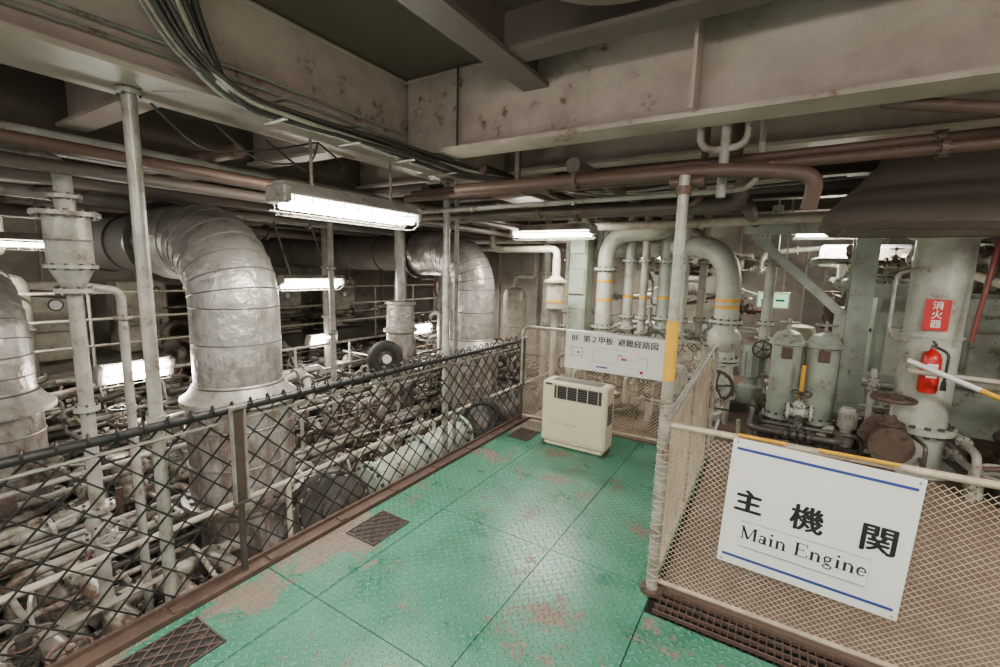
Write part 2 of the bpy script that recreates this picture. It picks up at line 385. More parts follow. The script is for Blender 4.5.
b.flange((-.44,2.4,.012),(0,0,1),.06,'rust',.02,4);b.flange((-.44,2.4,2.15),(0,0,1),.036,'brown',.04,0);b.cyl((-.52,2.46,2.2),(-.36,2.46,2.2),.026,'brown',12)
for k in range(34): b.torus((-.44,2.4,.04+k*.033),.032,.003,'mesh',(.25*(-1)**k,0.2,1),14,4)
b.obj('fence_corner_post')
# ------------------------------------------------------------------ fences
def net(b,p0,p1,z0,z1,sp,r,k,mat,off=.0):
    p0=V((*p0,0));p1=V((*p1,0));L=(p1-p0).length;d=(p1-p0)/L;n=V((-d.y,d.x,0));h=z1-z0
    c=-h/k
    while c<L+h/k:
        for sg in(1,-1):
            A=c;B=c+sg*h/k
            if A>B: A,B,ta,tb=B,A,h,0.0
            else: ta,tb=0.0,h
            if B<=0 or A>=L: continue
            if A<0: ta=ta+(tb-ta)*(0-A)/(B-A);A=0
            if B>L: tb=ta+(tb-ta)*(L-A)/(B-A);B=L
            if abs(tb-ta)<.01: continue
            q=n*off*sg
            b.tube([p0+d*A+V((0,0,z0+ta))+q,p0+d*B+V((0,0,z0+tb))+q],r,mat,4,False,False)
        c+=sp
b=MB();net(b,(-2.47,-1.6),(-2.47,4.5),-.1,.98,.15,.0052,1.0,'black',.003)
b.cyl((-2.45,-1.6,.98),(-2.45,4.5,.94),.022,'black',10)
b.cyl((-2.47,-1.6,.91),(-2.47,4.5,.87),.009,'galv',6);b.cyl((-2.47,-1.6,-.08),(-2.47,4.5,-.08),.01,'black',6)
for k in range(60): b.torus((-2.45,-1.55+k*.1,.977),.026,.006,'black',(.3,1,0),8,4)
b.obj('chain_link_fence')
def stanchion(y,z0=.44):
    b=MB();b.box((-2.42,y,.25),(.03,.022,.5),'dgrey');b.box((-2.42,y,.71),(.02,.07,.54),'rust')
    b.box((-2.405,y-.034,.71),(.025,.010,.54),'galv');b.box((-2.405,y+.034,.71),(.025,.010,.54),'galv');b.box((-2.405,y,.98),(.04,.085,.015),'galv');b.box((-2.405,y,.44),(.04,.08,.015),'dgrey')
    b.obj('rail_stanchion')
stanchion(1.25);stanchion(4.45)
b=MB()
net(b,(-.44,2.42),(3.6,2.42),.05,.93,.032,.0015,.9,'mesh',.0015)
b.tube([(-.44,2.42,.96),(3.6,2.42,.99)],.016,'mesh',10);b.cyl((-.44,2.42,.06),(3.6,2.42,.06),.012,'mesh',8)
b.tube([(-.1,2.39,.985),(.1,2.39,.985)],.008,'yellow',6);b.tube([(.22,2.39,.985),(.5,2.39,.985)],.008,'yellow',6)
b.cyl((1.3,2.42,0),(1.3,2.42,.98),.02,'mesh',10);b.cyl((3.0,2.42,0),(3.0,2.42,.98),.02,'mesh',10)
b.obj('wire_mesh_fence')
b=MB()
net(b,(-.45,2.42),(-.45,4.5),.05,1.0,.036,.0018,.9,'mesh',.0015)
b.tube(fil([(-.44,2.42,.96),(-.45,4.4,1.08),(-.45,4.75,1.08),(-.45,4.78,.0)],.15),.018,'galv',10);b.cyl((-.44,2.42,.06),(-.45,4.4,.06),.012,'mesh',8)
b.cyl((-.45,3.4,0),(-.45,3.4,1.0),.016,'galv',8)
b.obj('wire_mesh_fence')
b=MB()
net(b,(-2.45,4.5),(-.55,4.62),.05,1.08,.04,.0024,.9,'mesh',.0015)
b.tube(fil([(-2.45,4.5,0),(-2.45,4.5,1.1),(-.55,4.62,1.1),(-.55,4.62,0)],.1),.018,'galv',10)
b.cyl((-2.45,4.5,.06),(-.55,4.62,.06),.012,'mesh',8);b.cyl((-1.5,4.56,0),(-1.5,4.56,1.1),.016,'galv',8)
b.obj('wire_mesh_fence')
# ------------------------------------------------------------------ signs
def arc(cx,cy,rx,ry,a0,a1,n=14):
    return [(cx+rx*math.cos(math.radians(a0+(a1-a0)*i/n)),cy+ry*math.sin(math.radians(a0+(a1-a0)*i/n))) for i in range(n+1)]
T_,t_=.165,.075
GL={'M':(1.15,[([(.17,0),(.17,1)],t_),([(.15,1),(.55,.02)],T_),([(.55,.02),(.93,1)],t_),([(.98,0),(.98,1)],T_),([(.02,.02),(.32,.02)],.05),([(.8,.02),(1.15,.02)],.05),([(.02,.98),(.2,.98)],.05),([(.95,.98),(1.15,.98)],.05)]),
'a':(.62,[(arc(.25,.19,.15,.16,0,360),.10),([(.45,0),(.45,.46)],T_),(arc(.28,.46,.17,.17,0,160),[.16]*5+[.1]*10),([(.42,.04),(.6,.04)],.07)]),
'i':(.36,[([(.18,0),(.18,.64)],T_),([(.02,.02),(.36,.02)],.05),([(.04,.62),(.2,.62)],.05),([(.1,.9),(.26,.9)],.16)]),
'n':(.76,[([(.18,0),(.18,.64)],T_),(arc(.38,.44,.2,.17,170,0),[.07]*6+[.12]*9),([(.58,.46),(.58,0)],T_),([(.02,.02),(.34,.02)],.05),([(.44,.02),(.74,.02)],.05),([(.04,.62),(.2,.62)],.05)]),
'E':(.88,[([(.2,0),(.2,1)],T_),([(.03,.98),(.78,.98)],.06),([(.2,.52),(.58,.52)],.06),([(.03,.02),(.82,.02)],.06),([(.77,1),(.77,.76)],.06),([(.58,.62),(.58,.42)],.05),([(.81,0),(.81,.26)],.06)]),
'g':(.64,[(arc(.28,.44,.17,.18,0,360),.11),(arc(.31,-.13,.24,.14,0,360),.09),([(.14,.3),(.13,.14),(.42,.06)],.09),([(.4,.56),(.56,.62)],.08)]),
'e':(.6,[(arc(.3,.32,.22,.29,0,320),[.09]*3+[.13]*8+[.08]*4),([(.1,.34),(.57,.34)],.07)]),' ':(.35,[])}
def serif(b,word,x0,z0,h,y,mat,sp=.04):
    tot=sum(GL[c][0]+sp for c in word)*h;x=x0-tot/2
    for c in word:
        wd,st=GL[c]
        for i,(pts,w) in enumerate(st):
            ww=[q*h for q in w] if isinstance(w,list) else w*h
            b.ribbon([(x+px*h,z0+pz*h) for px,pz in pts],ww,y-.00005*i,mat)
        x+=(wd+sp)*h
s=empty('main_engine_sign',(.225,2.375,.64));s.rotation_euler=(0,math.radians(2),0)
b=MB();b.bbox((0,0,0),(.70,.012,.645),'white',.003);b.obj('board',s)
b=MB();b.box((0,-.007,.275),(.66,.001,.013),'blue');b.box((0,-.007,-.275),(.66,.001,.013),'blue')
for x in(-.33,.33):
    for z in(.305,-.305): b.cyl((x,-.006,z),(x,-.009,z),.005,'galv',8)
b.obj('trim_lines',s)
text('kanji_1','主',s,(-.25,-.0072,.012),.120,'ink',.0055)
text('kanji_2','機',s,(-.015,-.0072,.008),.130,'ink',.004)
text('kanji_3','関',s,(.24,-.0072,.008),.136,'ink',.004)
b=MB();b.bbox((-.02,-.010,-.145),(.50,.007,.13),'white',.003);serif(b,'Main Engine',-.02,-.165,.064,-.0142,'ink');b.obj('name_plate',s)
s=empty('evacuation_route_board',(-1.385,4.48,.91));s.rotation_euler=(0,math.radians(1),math.radians(3.6))
b=MB();b.bbox((0,0,0),(1.02,.012,.41),'white',.003);b.obj('board',s)
text('title_text','BF  第２甲板  避難経路図',s,(0,-.0075,.125),.080,'ink',.0015)
b=MB()
for (x,z,w,h) in((-.38,.03,.12,.004),(-.38,-.06,.12,.004),(-.44,-.02,.004,.12),(-.32,-.02,.004,.12),(.08,.0,.05,.006),(.06,-.03,.006,.06),(.1,-.03,.006,.06),(.0,.05,.3,.002),(.2,-.04,.12,.002),(-.15,.01,.05,.002),(-.1,-.1,.3,.002),(.3,.0,.1,.003),(.35,-.05,.003,.1),(-.2,-.03,.003,.08)):
    b.box((x,-.007,z),(w,.001,h),'ink')
b.obj('plan_lines',s)
b=MB();b.box((.12,-.007,-.04),(.05,.001,.02),'red');b.box((-.36,-.007,-.02),(.03,.001,.02),'exitg');b.box((.3,-.007,-.15),(.03,.001,.03),'red');b.box((-.1,-.007,-.15),(.12,.001,.015),'blue');b.obj('plan_marks',s)
# ------------------------------------------------------------------ heater
s=empty('electric_heater',(-1.58,4.08,0))
b=MB();b.bbox((0,0,.36),(.66,.24,.62),'heater',.018);b.bbox((0,0,.035),(.60,.2,.05),'heater',.008)
for x in(-.3,.3): b.box((x,0,.01),(.05,.22,.02),'dgrey')
b.bbox((0,-.006,.28),(.60,.24,.40),'heater',.012)
b.obj('casing',s)
b=MB();b.box((.04,-.121,.57),(.48,.006,.13),'ink')
for k in range(6): b.box((.04,-.126,.515+k*.022),(.48,.008,.004),'lag')
for k in range(5): b.box((-.17+k*.105,-.127,.57),(.005,.008,.13),'heater')
b.box((.0,.0,.672),(.5,.14,.004),'lag');b.box((-.26,-.122,.64),(.07,.004,.02),'dgrey');b.box((-.1,-.127,.26),(.3,.002,.003),'lag');b.box((.33,0,.4),(.004,.14,.2),'lag')
b.obj('louvre_grille',s)
# ------------------------------------------------------------------ exhaust ducts
def duct(x,y,r,ztop,zcol,xend,rb=.42,zb=-.25,mat='silver',bendR=.5):
    b=MB();zc=ztop
    P=[(x,y,zcol),(x,y,zc-bendR)]
    n=8
    arc_=[(x-bendR*(1-math.cos(a)),y,zc-bendR+bendR*math.sin(a)) for a in [math.pi/2*i/n for i in range(1,n+1)]]
    b.tube([P[0],P[1]]+arc_+[(x-bendR-.5,y,zc)],r,mat,36)
    pts=[V(P[1])]+[V(p) for p in arc_]
    for i,p in enumerate(pts):
        a=math.pi/2*i/n;b.torus(p,r,.0055,'seam',(-math.sin(a),0,math.cos(a)),36,4)
    b.torus((x,y,zcol+(zc-bendR-zcol)*.62),r,.005,'seam',(0,0,1),36,4)
    b.torus((x,y,zcol+.12),r+.004,.012,'dgrey',(0,0,1),36,4)
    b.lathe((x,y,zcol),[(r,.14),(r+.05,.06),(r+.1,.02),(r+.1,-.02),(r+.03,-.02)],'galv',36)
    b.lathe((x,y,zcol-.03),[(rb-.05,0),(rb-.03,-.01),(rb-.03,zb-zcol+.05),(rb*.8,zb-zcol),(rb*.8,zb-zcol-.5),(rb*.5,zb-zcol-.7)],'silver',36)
    for z in(zcol-.2,zcol-.5): b.torus((x,y,z),rb-.03,.008,'seam',(0,0,1),36,4)
    b.flange((x,y,zb+.1),(0,0,1),rb+.04,'egrey',.04,18)
    x0=x-bendR-.5
    b.tube([(x0,y,zc),(x0-.25,y,zc),(xend,y,zc)],[r+.0,r*.86,r*.86],'lag',28)
    b.flange((x0,y,zc),(1,0,0),r+.05,'dgrey',.05,20)
    k=x0-.7
    while k>xend: b.torus((k,y,zc),r*.87,.012,'dgrey',(1,0,0),28,4);k-=.7
    b.obj('exhaust_duct')
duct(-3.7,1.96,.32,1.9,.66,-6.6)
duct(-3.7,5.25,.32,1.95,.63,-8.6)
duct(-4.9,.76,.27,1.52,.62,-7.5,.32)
b=MB();x,y=-3.3,.885
b.lathe((x,y,0),[(.045,1.58),(.095,1.69),(.098,1.70),(.098,1.97)],'galv',24);b.flange((x,y,1.98),(0,0,1),.145,'galv',.022,12);b.flange((x,y,1.70),(0,0,1),.115,'galv',.018,10);b.torus((x,y,1.84),.10,.005,'galv',(0,0,1),24,4)
b.flange((x,y,1.57),(0,0,1),.085,'galv',.025,8);b.cyl((x,y,-1),(x,y,1.57),.034,'grey',14)
b.cyl((x,y,1.98),(x,y,2.07),.045,'galv',14);b.flange((x,y,2.07),(0,0,1),.075,'galv',.02,8)
b.tube(fil([(x,y,2.07),(x,y,2.26),(x-.15,y-.15,2.28),(x-.7,y-1.2,2.12)],.15),.04,'grey',14)
b.flange((x,y,.9),(0,0,1),.06,'grey',.03,6);b.valve((x,y,.2),(0,0,1),.045,'grey','galv',(1,0,0))
b.cyl((x-.05,y+.22,-1),(x-.05,y+.22,1.45),.024,'grey',12);b.flange((x-.05,y+.22,1.4),(0,0,1),.045,'grey',.02,6);b.tube(fil([(x-.05,y+.22,1.45),(x-.05,y+.22,1.56),(x,y,1.6)],.08),.024,'grey',10)
b.obj('vent_silencer')
# ------------------------------------------------------------------ main engines in pit
def head_mesh():
    b=MB()
    b.lathe((0,0,0),[(.24,-.4),(.24,-.02),(.2,0),(.2,.06),(.13,.1),(.13,.16),(.05,.2)],'egrey',20)
    for i in range(8):
        a=math.pi*2*i/8;b.cyl((.2*math.cos(a),.2*math.sin(a),-.05),(.2*math.cos(a),.2*math.sin(a),.1),.022,'galv',6)
        b.cyl((.2*math.cos(a),.2*math.sin(a),.02),(.2*math.cos(a),.2*math.sin(a),.06),.035,'dgrey',6)
    b.bbox((0,.0,.22),(.34,.12,.12),'ecream',.03);b.bbox((.12,0,.3),(.1,.16,.08),'egrey',.02)
    for sx in(-.1,.02):
        b.cyl((sx,.09,.1),(sx,.09,.3),.028,'ecream',10)
        for z in(.2,.24,.16): b.torus((sx,.09,z),.03,.006,'dgrey')
    b.tube(fil([(.2,0,.1),(.34,0,.14),(.42,0,-.05),(.42,0,-.4)],.1),.06,'ecream',12);b.flange((.27,0,.12),(1,0,.2),.09,'egrey',.03,6)
    b.tube(fil([(-.18,0,.1),(-.4,0,.12),(-.46,0,-.4)],.1),.045,'egrey',10)
    b.tube(fil([(0,-.1,.15),(0,-.1,.36),(.2,-.16,.38),(.38,-.16,-.1)],.08),.012,'galv',6)
    b.tube(fil([(-.05,.1,.25),(-.05,.2,.42),(-.25,.2,.36),(-.4,.1,-.2)],.08),.014,'brown',6)
    b.valve((.3,.18,.05),(0,1,0),.03,'ecream','dgrey')
    me=b.obj('tmp');d=me.data;bpy.data.objects.remove(me);return d
HM=head_mesh()
def engine(xc,y0,n,zt):
    e=empty('main_diesel_engine',(xc,y0,0))
    b=MB();L=n*.62+.6
    b.bbox((0,L/2-.3,(zt-2.2)/2-.25),(1.2,L,(zt+2.2)-.5),'dgrey',.06)
    b.bbox((0,L/2-.3,zt-.42),(1.0,L,.12),'egrey',.03)
    for i in range(n):
        for sx in(-1,1): b.bbox((sx*.61,i*.62+.2,zt-.95),(.05,.4,.5),'egrey',.03);b.wheel((sx*.65,i*.62+.2,zt-.95),(1,0,0),.07,'galv')
    for sx,r,z in((.55,.1,-.3),(-.58,.12,-.35),(.68,.05,-.05),(-.7,.05,0),(.5,.03,.1),(-.5,.028,.12)):
        b.cyl((sx,-.3,zt+z),(sx,L-.3,zt+z),r,'egrey' if r>.06 else 'ecream',14)
        for i in range(n): b.flange((sx,i*.62+.45,zt+z),(0,1,0),r*1.5,'egrey',.03,6)
    b.obj('block',e)
    for i in range(n): link('cylinder_head_%d'%(i+1),HM,e,(0,i*.62+.2,zt))
engine(-5.0,-1.2,14,-.32);engine(-6.9,-1.2,14,-.15)
e=empty('auxiliary_diesel_engine',(-3.75,0,0))
b=MB();b.bbox((0,0.2,-1.5),(.7,3,1.4),'dgrey',.05)
b.cyl((.35,-1.5,-.75),(.35,8.5,-.75),.13,'egrey',18);b.cyl((.3,-1.5,-.45),(.3,8.5,-.45),.06,'ecream',12);b.obj('block',e)
for i in range(4): link('cylinder_head_%d'%(i+1),HM,e,(0,-1.1+i*.62,-.65))
for i in range(3): link('cylinder_head_%d'%(i+5),HM,e,(0,3.05+i*.62,-.55))
for i in range(3): link('cylinder_head_%d'%(i+8),HM,e,(0,6.3+i*.62,-.5))
b=MB()
AX=[V((1,0,0)),V((0,1,0)),V((0,0,1))]
def route(lo,hi,r,mat,nseg,keep=None):
    p=V([rng.uniform(lo[i],hi[i]) for i in range(3)]);pts=[p];last=-1
    for _ in range(nseg):
        ax=rng.choices([0,1,2],[3,4,2])[0]
        if ax==last: ax=(ax+1)%3
        last=ax;L={0:rng.uniform(.2,.9),1:rng.uniform(.3,1.6),2:rng.uniform(.12,.45)}[ax]*rng.choice([-1,1])
        dv=AX[ax]*L
        if rng.random()<.35 and ax<2: dv=dv+V((rng.uniform(-.2,.2),rng.uniform(-.2,.2),rng.uniform(-.2,.2)))
        q=pts[-1]+dv
        if q[ax]<lo[ax] or q[ax]>hi[ax]: q=pts[-1]-dv
        q=V([min(max(q[i],lo[i]-.1),hi[i]+.1) for i in range(3)])
        if (q-pts[-1]).length>.08: pts.append(q)
    if len(pts)<2: return
    if keep:
        for i in range(len(pts)-1):
            for t in(0,.25,.5,.75,1):
                if keep(pts[i].lerp(pts[i+1],t)): return
    b.tube(fil(pts,r*2.5+.03,4),r,mat,8 if r<.03 else 10)
    for i in range(len(pts)-1):
        A,B=pts[i],pts[i+1]
        if (B-A).length>.35:
            if r>.022: b.flange(A.lerp(B,rng.uniform(.3,.7)),B-A,r*1.8,mat,.025,6)
            if rng.random()<.22: b.valve(A.lerp(B,.5),B-A,max(r,.02),mat,rng.choice(['dgrey','galv','brown']))
clear=lambda p: p.x>-3.5 and 1.95<p.y<4.9 and p.z>-.75
mats=['egrey','egrey','egrey','ecream','ecream','galv','brown','dgrey','dgrey','grey']
for _ in range(280): route((-4.6,-1.2,-1.2),(-2.75,8.5,-.2),rng.choice([.010,.014,.018,.024,.032,.05]),rng.choice(mats),rng.randint(2,5),clear)
for _ in range(240): route((-7.5,-1.0,-.6),(-4.3,9,.2),rng.choice([.010,.014,.018,.025,.035,.055]),rng.choice(mats),rng.randint(3,6))
for _ in range(40): route((-8.8,-1.0,-.2),(-6.5,9.5,1.6),rng.choice([.02,.03,.05,.07]),rng.choice(mats),rng.randint(3,5))
for i in range(9):
    y=-.9+i*.3
    b.tube(fil([(-3.5,y,-.45),(-3.15,y+.02,-.38),(-2.95,y+.12,-.62),(-2.85,y+.3,-1.2)],.25,6),.065,'ecream' if i%2 else 'egrey',14);b.flange((-3.38,y,-.43),(1,0,.2),.1,'egrey',.03,6)
b.obj('engine_pipework')
b=MB()
def rail(pts,zs,r=.018,post=1.0,mat='grey'):
    A,B=V(pts[0]),V(pts[1]);L=(B-A).length;n=int(L/post)
    for z in zs: b.cyl(A+V((0,0,z)),B+V((0,0,z)),r,mat,8)
    for i in range(n+1):
        p=A.lerp(B,i/n);b.cyl(p,p+V((0,0,zs[-1])),r,mat,8)
rail([(-3.05,-1.5,-.85),(-3.05,8.8,-.85)],[.95],.020,1.6,'cream')
rail([(-4.3,-1.5,-.9),(-4.3,8.8,-.9)],[.6,1.05],.020,1.4)
rail([(-7.6,-1.5,.2),(-7.6,9.5,.2)],[.4,.75,1.1],.018,1.2,'cream')
rail([(-6.0,2.0,-.4),(-6.0,6,-.4)],[.5,.9],.02)
b.obj('engine_platform_handrails')
b=MB();b.box((-8.7,3.8,.17),(2.2,12.5,.06),'egrey')
b.obj('gallery_platform')
for y in(-.3,.7,2.2,3.3,4.6,5.9,7.4):
    s=MB();s.bbox((0,0,.6),(.5,.7,1.2),'cream',.03);s.bbox((.255,0,.75),(.02,.5,.6),'cream',.01)
    s.torus((.27,0,.85),.08,.012,'dgrey',(1,0,0));s.cyl((.25,0,.85),(.272,0,.85),.075,'white',16);s.torus((.27,.18,1.05),.04,.01,'dgrey',(1,0,0));s.box((.27,.2,.5),(.02,.02,.1),'dgrey')
    s.obj('electrical_cabinet',loc=(-9.3,y,.2))
for x,y,h,r in((-7.9,1.4,1.3,.3),(-7.95,3.9,1.2,.28),(-5.9,7.9,1.5,.3),(-4.9,8.6,1.6,.26)):
    s=MB();s.lathe((0,0,0),[(r*.9,0),(r,.05),(r,h-.1),(r*.8,h),(r*.2,h+.06)],'cream',24);s.torus((0,0,h*.5),r+.004,.01,'grey');s.torus((0,0,h*.85),r+.004,.01,'grey')
    s.flange((0,0,.04),(0,0,1),r*1.2,'grey',.05,12);s.tube(fil([(0,0,h),(0,0,h+.3),(.5,0,h+.3),(.5,0,h+1.2)],.12),.05,'cream',12)
    s.obj('storage_tank',loc=(x,y,-.3 if x>-7 else .2))
b=MB();b.torus((-4.4,4.25,.52),.17,.075,'rubber',(1,-.5,0),32,12);b.cyl((-4.44,4.27,.52),(-4.37,4.235,.52),.11,'egrey',20);b.cyl((-4.44,4.27,.52),(-4.33,4.215,.52),.06,'white',16)
b.cyl((-4.75,4.42,.52),(-4.4,4.25,.52),.05,'grey',12);b.box((-4.6,4.34,.0),(.08,.08,1.0),'grey');b.obj('turning_wheel')
b=MB();b.lathe((-4.6,4.75,0),[(.18,-.4),(.2,.55),(.2,.8),(.24,.82),(.24,.86),(.2,.88),(.19,1.2),(.22,1.21),(.22,1.25),(.08,1.27),(.08,2.3)],'silver',24);b.flange((-4.6,4.75,.45),(0,0,1),.26,'silver',.03,12);b.obj('vent_canister')
for x,y,r in((-4.75,3.7,.035),(-6.3,1.0,.06),(-6.3,4.8,.06),(-5.6,6.9,.07),(-3.1,6.4,.05),(-3.0,7.4,.06)):
    b=MB();b.cyl((x,y,-2.2),(x,y,2.5),r,'grey',16);b.flange((x,y,2.42),(0,0,1),r*1.7,'grey',.03,8);b.flange((x,y,.9),(0,0,1),r*1.5,'grey',.03,8);b.flange((x,y,1.7),(0,0,1),r*1.5,'grey',.03,8);b.obj('vertical_pipe')
b=MB()
ax1=(.8,-.55,.25)
b.lathe((-3.15,2.42,-.36),[(.06,-.3),(.26,-.3),(.30,-.22),(.30,.05),(.27,.09),(.27,.12),(.12,.13),(.10,.2),(.04,.21)],'dgrey',32,ax1);b.flange((-3.11,2.39,-.35),ax1,.315,'dgrey',.03,16,'galv');b.tube(fil([(-3.3,2.6,-.4),(-3.3,3.0,-.6),(-3.3,3.4,-1.5)],.3),.2,'dgrey',20)
b.lathe((-3.0,4.5,-.10),[(.05,-.3),(.24,-.3),(.27,-.2),(.27,.1),(.24,.12),(.1,.14)],'dgrey',28,(.55,-.8,.2));b.torus((-2.93,4.40,-.08),.21,.035,'black',(.55,-.8,.2),28,8);b.cyl((-2.93,4.4,-.08),(-2.9,4.35,-.07),.1,'egrey',18)
b.lathe((-3.1,5.3,-.25),[(.2,-.4),(.24,-.35),(.24,.5),(.2,.6)],'dgrey',24,(0,1,0))
b.cyl((-2.98,2.65,-.22),(-2.98,4.05,-.12),.16,'green',24);b.flange((-2.98,3.35,-.17),(0,1,.07),.205,'green',.04,12);b.flange((-2.98,2.7,-.216),(0,1,.07),.205,'green',.04,12);b.flange((-2.98,4.0,-.124),(0,1,.07),.205,'green',.04,12)
b.tube(fil([(-3.4,2.2,-.55),(-3.45,3.2,-.5),(-3.4,4.4,-.45),(-3.6,5,-.6)],.3),.08,'ecream',14);b.tube(fil([(-2.8,2.1,-.5),(-2.78,3.2,-.5),(-2.8,4.6,-.45)],.3),.03,'galv',10)
b.obj('cooling_water_main')
# ------------------------------------------------------------------ right machinery
def upipe(name,pts,r,mat,rad,bands=(),fls=()):
    b=MB();b.tube(fil(pts,rad,8),r,mat,22)
    for p,ax in bands: b.cyl(V(p)-V(ax)*.02,V(p)+V(ax)*.02,r+.003,'yellow',22)
    for p,ax in fls: b.flange(p,ax,r*1.4,mat,.035,12);
    return b
b=upipe('p',[(-2.02,6,0),(-2.02,6,2.26),(-1.25,6,2.26),(-1.25,6.3,2.6)],.11,'pgreen',.38,[((-2.02,6,1.37),(0,0,1)),((-2.02,6,1.62),(0,0,1))],[((-2.02,6,1.0),(0,0,1)),((-2.02,6,1.78),(0,0,1)),((-2.02,6,.3),(0,0,1))])
b.obj('cooling_water_pipe')
b=upipe('p',[(-2.2,6.9,2.1),(-.50,5.95,2.08),(-.50,5.95,0)],.13,'pgreen',.5,[((-.50,5.95,1.45),(0,0,1)),((-.50,5.95,1.37),(0,0,1))],[((-.50,5.95,1.2),(0,0,1)),((-.50,5.95,.75),(0,0,1)),((-.50,5.95,.3),(0,0,1))])
b.ball((-.50,5.95,.98),.19,'pgreen',20);b.valve((-.50,5.95,.5),(0,0,1),.1,'pgreen','dgrey',(0,-1,0));b.obj('cooling_water_pipe')
for x,y,r,mt,z in((-1.75,6.2,.07,'pgreen',2.6),(-1.52,6.1,.05,'cream',2.6),(-1.3,6.3,.09,'green',2.6),(-1.05,6.2,.06,'pgreen',2.5),(-.85,6.4,.05,'cream',2.6),(-2.25,6.4,.05,'grey',2.6),(-.1,6.6,.06,'pgreen',2.6),(-2.7,6.3,.04,'cream',2.5)):
    b=MB();b.cyl((x,y,0),(x,y,z),r,mt,16)
    for zz in(.5,1.15,1.9): b.flange((x,y,zz),(0,0,1),r*1.6,mt,.035,8)
    if x<-1.2: b.cyl((x,y,1.4),(x,y,1.44),r+.003,'yellow',16)
    b.valve((x,y,.85),(0,0,1),r,mt,'dgrey',(0,-1,0));b.obj('riser_pipe')
b=MB();b.lathe((-2.5,5.45,0),[(.05,1.2),(.12,1.25),(.12,1.58),(.15,1.59),(.15,1.62),(.1,1.63),(.05,1.68),(.05,1.9)],'cream',24);b.cyl((-2.5,5.45,0),(-2.5,5.45,1.2),.04,'cream',12);b.cyl((-2.5,5.45,1.33),(-2.5,5.45,1.36),.123,'yellow',24)
b.tube(fil([(-2.5,5.45,1.85),(-2.5,5.45,2.02),(-3.6,5.6,2.02),(-3.6,5.6,2.5)],.15),.045,'cream',12);b.obj('oil_header_canister')
def ibeam(b,c,w,d,z0,z1,mat):
    x,y=c;h=(z0+z1)/2;L=z1-z0
    b.box((x,y-d/2,h),(w,.02,L),mat);b.box((x,y+d/2,h),(w,.02,L),mat);b.box((x,y,h),(.02,d,L),mat)
b=MB();b.bbox((-2.38,6.0,1.3),(.26,.26,2.6),'green',.02);b.box((-2.38,6,.04),(.4,.4,.05),'green')
for k in range(4): b.bbox((-2.38,5.86,.5+k*.55),(.22,.02,.35),'green',.01)
b.obj('support_stanchion')
b=MB();ibeam(b,(.74,6.1),.20,.24,0,2.6,'green');b.box((.74,6.1,.03),(.45,.4,.06),'green')
R=Matrix.Rotation(math.radians(43.5),3,'Y');b.box((.18,6.1,1.76),(1.35,.09,.09),'green',R);b.box((.66,6.0,1.2),(.25,.02,.3),'green')
b.box((1.13,6.1,1.62),(.7,.12,.14),'green');b.box((.9,6.1,2.3),(2.6,.14,.16),'green')
for z in(.4,.75): b.box((.95,5.95,z),(.45,.05,.05),'green')
b.obj('steel_frame')
b=MB()
b.lathe((1.22,5.5,0),[(.30,0),(.30,.04),(.20,.06),(.20,.42),(.205,2.1),(.26,2.12),(.26,2.18),(.18,2.2),(.18,2.75)],'pgreen',30)
b.flange((1.22,5.5,.4),(0,0,1),.27,'pgreen',.05,14);b.flange((1.22,5.5,1.25),(0,0,1),.22,'pgreen',.02,0)
b.valve((.97,5.2,.3),(0,1,0),.09,'rust','rust');b.flange((.94,5.22,.35),(-.3,-1,0),.17,'rust',.05,10)
b.tube(fil([(1.02,5.3,1.2),(.85,5.1,1.25),(.85,5.1,1.8),(1.05,5.35,1.85)],.1),.014,'galv',8)
b.obj('vertical_pressure_vessel')
b=MB();hz=[(2.06,.72,.36),(2.10,.78,.42),(2.2,.76,.40),(2.38,.62,.34),(2.52,.52,.28),(2.6,.5,.26)]
Rg=[]
for z,hx,hy in hz:
    cx,cy=.98+(z-2.06)*.1,4.1
    Rg.append([V((cx+hx*math.copysign(abs(math.cos(a))**.45,math.cos(a)),cy+hy*math.copysign(abs(math.sin(a))**.45,math.sin(a)),z+.008*math.sin(9*a))) for a in [2*math.pi*i/40 for i in range(40)]])
b.rings(Rg,'hood');b.box((.98,4.1,2.07),(1.3,.6,.03),'beamdark')
b.tube(fil([(1.5,4.1,2.36),(2.9,4.1,2.36)],.1),.24,'hood',20)
for x in(.6,1.4): b.cyl((x,4.1,2.5),(x,4.1,3.0),.015,'galv',6)
b.obj('lagged_ventilation_hood')
s=MB()
s.bbox((.30,5.7,.1),(.72,.45,.2),'dgrey',.02)
for x in(.14,.46):
    s.lathe((x,5.7,.2),[(.12,0),(.14,.03),(.14,.82),(.17,.83),(.17,.87),(.15,.88),(.11,.95),(.03,.98)],'green',26);s.flange((x,5.7,1.05),(0,0,1),.165,'green',.03,12)
    s.cyl((x,5.7,1.1),(x,5.7,1.3),.015,'galv',8);s.wheel((x,5.7,1.26),(0,0,1),.09,'galv');s.flange((x,5.7,.25),(0,0,1),.17,'green',.04,12)
    s.bbox((x,5.55,.95),(.1,.02,.12),'rust',.004)
s.valve((.30,5.5,.35),(1,0,0),.05,'pgreen','dgrey',(0,-.3,1));s.cyl((.30,5.5,.2),(.30,5.5,.85),.02,'yellow',10)
s.tube(fil([(.30,5.5,.3),(.30,5.3,.3),(.30,5.3,.02)],.08),.04,'dgrey',12)
s.obj('twin_oil_strainer')
